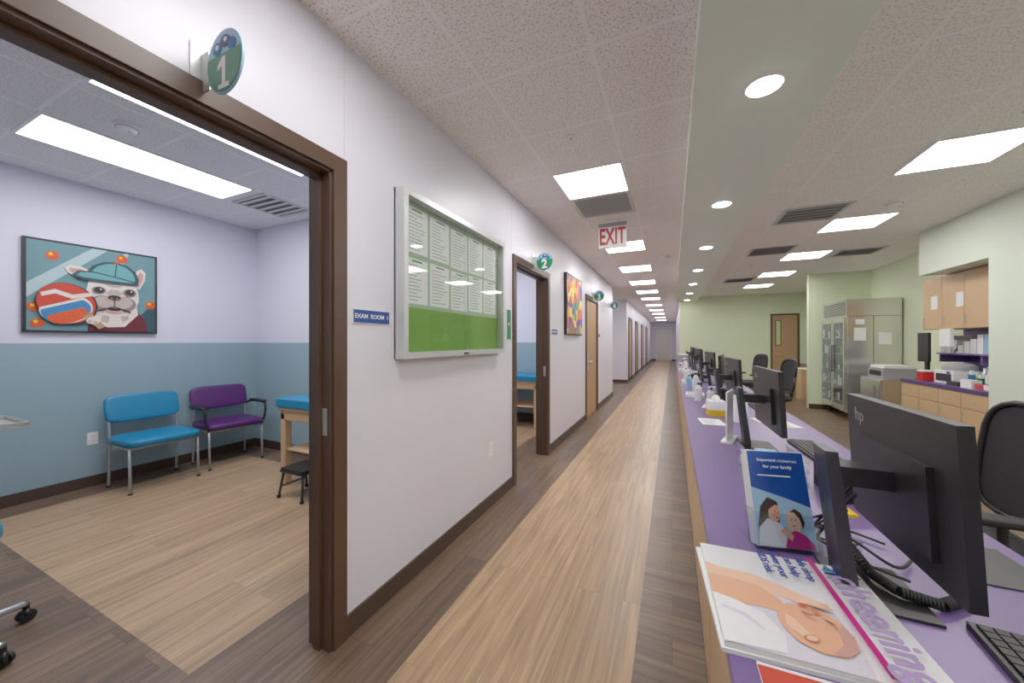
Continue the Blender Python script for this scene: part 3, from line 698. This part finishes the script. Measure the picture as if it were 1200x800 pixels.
bottle(.24,4.05,.2,'white'); bottle(.34,3.95,.16,'white'); bottle(.26,4.85,.24,'white'); bottle(.2,5.2,.18,'signlt'); bottle(.25,8.3,.25,'white'); bottle(.2,6.4,.18,'white')
def cup(x,y):
    b=B(); b.cyl((0,0,0),(0,0,.09),.036,'black',r2=.04)
    for i in range(6):
        a=i*1.05; b.tube([(.01*math.cos(a),.01*math.sin(a),.02),(.032*math.cos(a),.032*math.sin(a),.15)],.004,['signblue','red','pblack','white','yellow','signgreen'][i],smooth=False)
    b.end('pen_cup',(x,y,ZC),0)
cup(.30,5.02); cup(.3,6.2)
def phone(x,y,rz):
    b=B(); vs=[(-.11,-.10,0),(.11,-.10,0),(-.11,.10,0),(.11,.10,0),(-.11,-.10,.09),(.11,-.10,.03),(-.11,.10,.09),(.11,.10,.03)]
    b.add(vs,[(0,1,3,2),(4,6,7,5),(0,4,5,1),(2,3,7,6),(0,2,6,4),(1,5,7,3)],'black')
    T=TR(0,-.065,.085,0,15,0); b.box(-.10,.10,-.022,.022,0,.02,'blackr',T=T); b.sq((-.085,-.065,.105),(.03,.027,.025),'blackr',.6,.6); b.sq((.085,-.065,.06),(.03,.027,.025),'blackr',.6,.6)
    T2=TR(0,0,.061,0,15.2,0); b.box(-.09,-.03,-.02,.08,0,.003,'screen',T=T2)
    for i in range(3):
        for j in range(4): b.box(-.01+j*.025,.008+j*.025,-.01+i*.028,.01+i*.028,0,.004,'grey',T=T2)
    b.end('desk_phone',(x,y,ZC),rz,bev=.003)
phone(.66,1.80,R(5)); phone(.55,4.16,R(-4)); phone(.45,6.6,0)
def divider(x,y):
    b=B(); b.box(-.10,.10,-.004,.004,.012,.30,'white'); b.box(-.11,.11,-.03,.03,0,.012,'white'); b.end('privacy_divider',(x,y,ZC),R(74),bev=.002)
divider(.315,2.50)
b=B()
for z in(0,.06):
    b.box(-.10,.10,-.13,.13,z,z+.004,'acryl'); b.box(-.10,-.097,-.13,.13,z,z+.05,'acryl'); b.box(.097,.10,-.13,.13,z,z+.05,'acryl'); b.box(-.09,.09,-.12,.12,z+.005,z+.012,'paper')
b.box(-.05,.03,-.05,.05,.075,.10,'signlt'); b.box(.04,.08,-.08,-.03,.075,.11,'yellow')
b.end('letter_tray',(.40,1.93,ZC),R(3)) 
b=B(); b.box(-.05,.05,-.04,.04,0,.035,'white'); b.box(-.045,.045,-.035,.035,.035,.05,'signblue'); b.end('glove_box',(.5,5.2,ZC),0,bev=.003)
b=B(); b.cyl((0,0,0),(0,0,.2),.045,'white'); b.cyl((0,0,.2),(0,0,.23),.04,'signblue'); b.end('wipes_canister',(.46,3.10,ZC),0)
b=B(); b.box(-.1,.1,-.15,.15,0,.12,'supplies'); b.end('supply_box',(.22,9.0,ZC),0,bev=.004)
b=B(); b.box(-.14,.14,-.2,.2,0,.25,'grey'); b.box(-.12,.12,-.18,.18,.25,.27,'white'); b.box(-.145,-.14,-.15,.15,.05,.12,'black'); b.end('desktop_printer',(.26,10.15,ZC),0,bev=.01)

# ------------------------------------------------------------ office chairs
meshm=mat('chair_mesh',(30,30,34),.7,var=.5,scale=400)
def office_chair(loc,rz):
    b=B()
    for i in range(5):
        a=R(72*i+18); x,y=.29*math.cos(a),.29*math.sin(a)
        b.tube([(0,0,.13),(x*.6,y*.6,.105),(x,y,.085)],.02,'black'); caster(b,x,y,a)
    b.cyl((0,0,.09),(0,0,.18),.045,'black'); b.cyl((0,0,.15),(0,0,.42),.025,'chrome'); b.box(-.12,.12,-.1,.1,.40,.44,'black')
    b.sq((0,0,.475),(.25,.25,.045),'blackr',.5,.45)
    b.tube([(-.12,0,.42),(-.27,0,.44),(-.31,0,.60),(-.29,0,.75)],.022,'black')
    ring=[]
    for t in range(24):
        th=2*math.pi*t/24; cy=math.copysign(abs(math.cos(th))**.5,math.cos(th))*.235; cz=math.copysign(abs(math.sin(th))**.5,math.sin(th))*.26
        ring.append((-.25-.05*(cz/.26)*.6-.03*(1-(cy/.235)**2),cy,.82+cz))
    b.tube(ring+[ring[0]],.015,'black',smooth=False)
    rows=8; cols=10; vs=[]
    for i in range(rows+1):
        cz=-.25+.5*i/rows
        wy=.235*(max(0,1-(abs(cz)/.26)**4))**.25
        for j in range(cols+1):
            cy=-wy+2*wy*j/cols; vs.append((-.25-.03*cz/.26-.03*(1-(cy/.235)**2),cy,.82+cz))
    b.add(vs,[(i*(cols+1)+j,i*(cols+1)+j+1,(i+1)*(cols+1)+j+1,(i+1)*(cols+1)+j) for i in range(rows) for j in range(cols)],meshm,True)
    for s_ in(-1,1):
        b.tube([(-.02,s_*.2,.44),(-.02,s_*.29,.46),(-.02,s_*.30,.64)],.016,'black'); b.sq((0,s_*.30,.66),(.13,.04,.018),'blackr',.5,.5)
    b.end('office_chair',loc,rz)
office_chair((1.16,2.36,0),R(180)); office_chair((1.42,6.9,0),R(190)); office_chair((1.5,9.2,0),R(200))

# ------------------------------------------------------------ niche cabinets, refrigerator
b=B(); X0,X1=2.87,3.498; ya,yb=5.185,6.66
b.box(X0+.06,X1,ya,yb,0,.1,'base'); b.box(X0+.02,X1,ya,yb,.1,.82,'wood'); b.box(X0-.01,X1,ya,yb+.01,.82,.86,'purpled')
n=4
for i in range(n):
    a=ya+(yb-ya)*i/n+.004; c=ya+(yb-ya)*(i+1)/n-.004
    b.box(X0,X0+.02,a,c,.11,.64,'wood'); b.box(X0,X0+.02,a,c,.648,.812,'wood')
    b.cyl((X0-.02,(a+c)/2-.05,.73),(X0-.02,(a+c)/2+.05,.73),.005,'steel'); b.cyl((X0-.02,c-.05,.48),(X0-.02,c-.05,.60),.005,'steel')
b.end('base_cabinet',bev=.002,seg=1)
b=B(); b.box(3.485,3.499,5.185,6.70,.861,1.52,'purpled'); b.box(3.0,3.485,5.181,5.19,.861,1.52,'purpled'); b.end('trim_12')
b=B(); b.box(3.12,3.498,5.19,6.70,1.52,2.19,'wood')
for i in range(4):
    a=5.19+.3775*i+.003; b.box(3.10,3.12,a,a+.3715,1.522,2.188,'wood'); b.cyl((3.085,a+.33,1.56),(3.085,a+.33,1.68),.005,'steel')
b.end('wall_cabinet',bev=.002,seg=1)
b=B(); b.box(3.20,3.484,5.25,6.64,1.20,1.22,'purple')
for y in(5.27,5.9,6.6): b.box(3.22,3.484,y,y+.02,1.10,1.20,'purple')
for i in range(13): y=5.27+.103*i; b.box(3.22,3.40,y,y+.085,1.22,1.22+random.uniform(.08,.24),random.choice(['supplies','white','signlt','pblue','white','paper']))
b.end('supply_shelf')
b=B(); b.box(2.98,3.25,5.88,6.22,.86,1.02,'white'); b.box(2.975,2.98,5.92,6.18,.89,.98,'dgrey'); b.sq((3.12,6.05,1.02),(.13,.16,.09),'grey',.7,.8); b.box(2.974,2.976,5.93,5.99,.985,1.01,'signblue'); b.end('centrifuge',bev=.01)
b=B(); b.box(2.90,3.02,6.26,6.40,.86,.98,'red'); b.box(2.90,3.02,6.26,6.40,.98,1.0,'white'); b.end('sharps_container',bev=.008)
b=B(); b.box(3.02,3.05,6.42,6.64,1.10,1.48,'black'); b.box(3.05,3.08,6.50,6.56,.87,1.3,'black'); b.box(2.98,3.16,6.44,6.62,.86,.872,'black'); b.end('workstation_display',bev=.003)
cs=['signblue','white','signlt','orange','white','dgrey','signgreen','white','pblue','yellow']
for i in range(10):
    y=5.24+.062*i; h=.12+.1*((i*37)%10)/10; b=B(); b.cyl((0,0,0),(0,0,h*.75),.027,cs[i]); b.cyl((0,0,h*.75),(0,0,h),.015,'white'); b.end('supply_bottle',(3.05+.07*(i%2),y,.86),0)
b=B(); b.box(2.90,2.98,5.22,5.42,.86,.92,'supplies'); b.box(2.90,2.98,5.46,5.62,.86,.95,'white'); b.box(2.90,2.97,5.66,5.84,.86,.91,'dgrey'); b.end('supply_tray')
b=B(); b.box(3.22,3.44,5.22,5.40,.86,1.08,'white'); b.box(3.22,3.44,5.44,5.6,.86,1.05,'supplies'); b.box(3.22,3.44,5.64,5.84,.86,1.08,'signlt'); b.end('glove_box_stack',bev=.003)
b=B(); b.box(3.06,3.0995,6.1,6.3,1.30,1.52,'white'); b.end('paper_towel_dispenser',bev=.01)
for y in[5.45,5.95,6.4]:
    b=B(); b.box(3.096,3.0995,y,y+.12,1.78,1.95,'paper'); b.end('posted_note')
b=B(); x0,x1,ya,yb=2.76,3.47,8.04,9.07
b.box(x0+.02,x1,ya,yb,.12,2.1,'stainless'); b.box(x0,x0+.02,ya,yb,1.80,2.1,'stainless')
b.box(x0+.02,x1,ya-.004,ya,.14,.15,'dgrey'); b.box(x0+.02,x1,ya-.003,ya,1.80,1.806,'dgrey'); b.box((x0+x1)/2,(x0+x1)/2+.006,ya-.003,ya,.15,1.80,'dgrey')
for i in range(8): b.box(x0-.005,x0,ya+.05,yb-.05,1.83+i*.03,1.845+i*.03,'dgrey')
fg=mat('refrigerated_interior',(70,74,80),.3)
for a,c in((ya+.01,(ya+yb)/2-.01),((ya+yb)/2+.01,yb-.01)):
    b.box(x0-.03,x0+.02,a,c,.15,1.78,'stainless'); b.box(x0-.033,x0-.03,a+.06,c-.06,.25,1.70,fg)
    for z in(.30,.58,.86,1.14,1.42):
        b.box(x0-.036,x0-.033,a+.06,c-.06,z,z+.014,'silver')
        for j in range(4): b.box(x0-.035,x0-.033,a+.08+j*.085,a+.145+j*.085,z+.014,z+.014+random.uniform(.07,.18),random.choice(['white','supplies','grey','dgrey','dgrey']))
    b.box(x0-.0365,x0-.036,a+.06,c-.06,.25,1.70,'acryl')
b.cyl((x0-.06,(ya+yb)/2-.05,.8),(x0-.06,(ya+yb)/2-.05,1.3),.012,'chrome'); b.cyl((x0-.06,(ya+yb)/2+.05,.8),(x0-.06,(ya+yb)/2+.05,1.3),.012,'chrome')
for px in(x0+.08,x1-.08):
    for py in(ya+.08,yb-.08): b.cyl((px,py,0),(px,py,.12),.03,'black')
b.box(x0+.10,x0+.26,ya-.006,ya-.003,1.38,1.6,'paper'); b.box(x0+.42,x0+.58,ya-.006,ya-.003,1.32,1.52,'paper'); b.box(x0+.12,x0+.24,ya-.006,ya-.003,1.66,1.75,'paper')
b.end('medical_refrigerator',bev=.004)
b=B(); b.box(2.85,3.45,7.1,7.75,.04,.80,'stainless'); b.box(2.83,2.85,7.12,7.73,.08,.78,'stainless'); b.cyl((2.80,7.2,.3),(2.80,7.2,.7),.01,'chrome')
for p in[(2.9,7.15),(3.4,7.15),(2.9,7.7),(3.4,7.7)]: b.cyl((p[0],p[1],0),(p[0],p[1],.04),.02,'black')
b.end('undercounter_freezer',bev=.006)
b=B(); b.box(2.9,3.3,7.2,7.65,.80,.96,'grey'); b.box(2.92,3.28,7.22,7.63,.96,1.0,'white'); b.box(2.895,2.9,7.26,7.6,.84,.92,'black'); b.end('label_printer',bev=.01)
b=B(); b.box(3.27,3.49,11.0,12.40,0,.72,'wood'); b.box(3.25,3.49,10.98,12.42,.72,.75,'purple')
b.end('drawer_cabinet',bev=.002)
b=B(); b.box(2.75,3.15,10.4,10.8,0,.7,'wood')
for z in(.03,.26,.48): b.box(2.77,3.13,10.39,10.4,z,z+.2,'wood'); b.cyl((2.87,10.38,z+.15),(3.03,10.38,z+.15),.006,'steel')
b.box(2.74,3.16,10.38,10.82,.7,.73,'cream'); b.end('file_cabinet',bev=.002)

# ------------------------------------------------------------ camera & world
w=bpy.data.worlds.new('world'); scene.world=w; w.use_nodes=True
w.node_tree.nodes['Background'].inputs[0].default_value=(.8,.85,.9,1); w.node_tree.nodes['Background'].inputs[1].default_value=.3
cam=bpy.data.cameras.new('camera'); cam.lens=12.54; cam.sensor_width=36; cam.clip_start=.02
co=bpy.data.objects.new('camera',cam); scene.collection.objects.link(co)
co.location=(0,0,1.365); co.rotation_euler=(R(90),0,R(24.2)); scene.camera=co
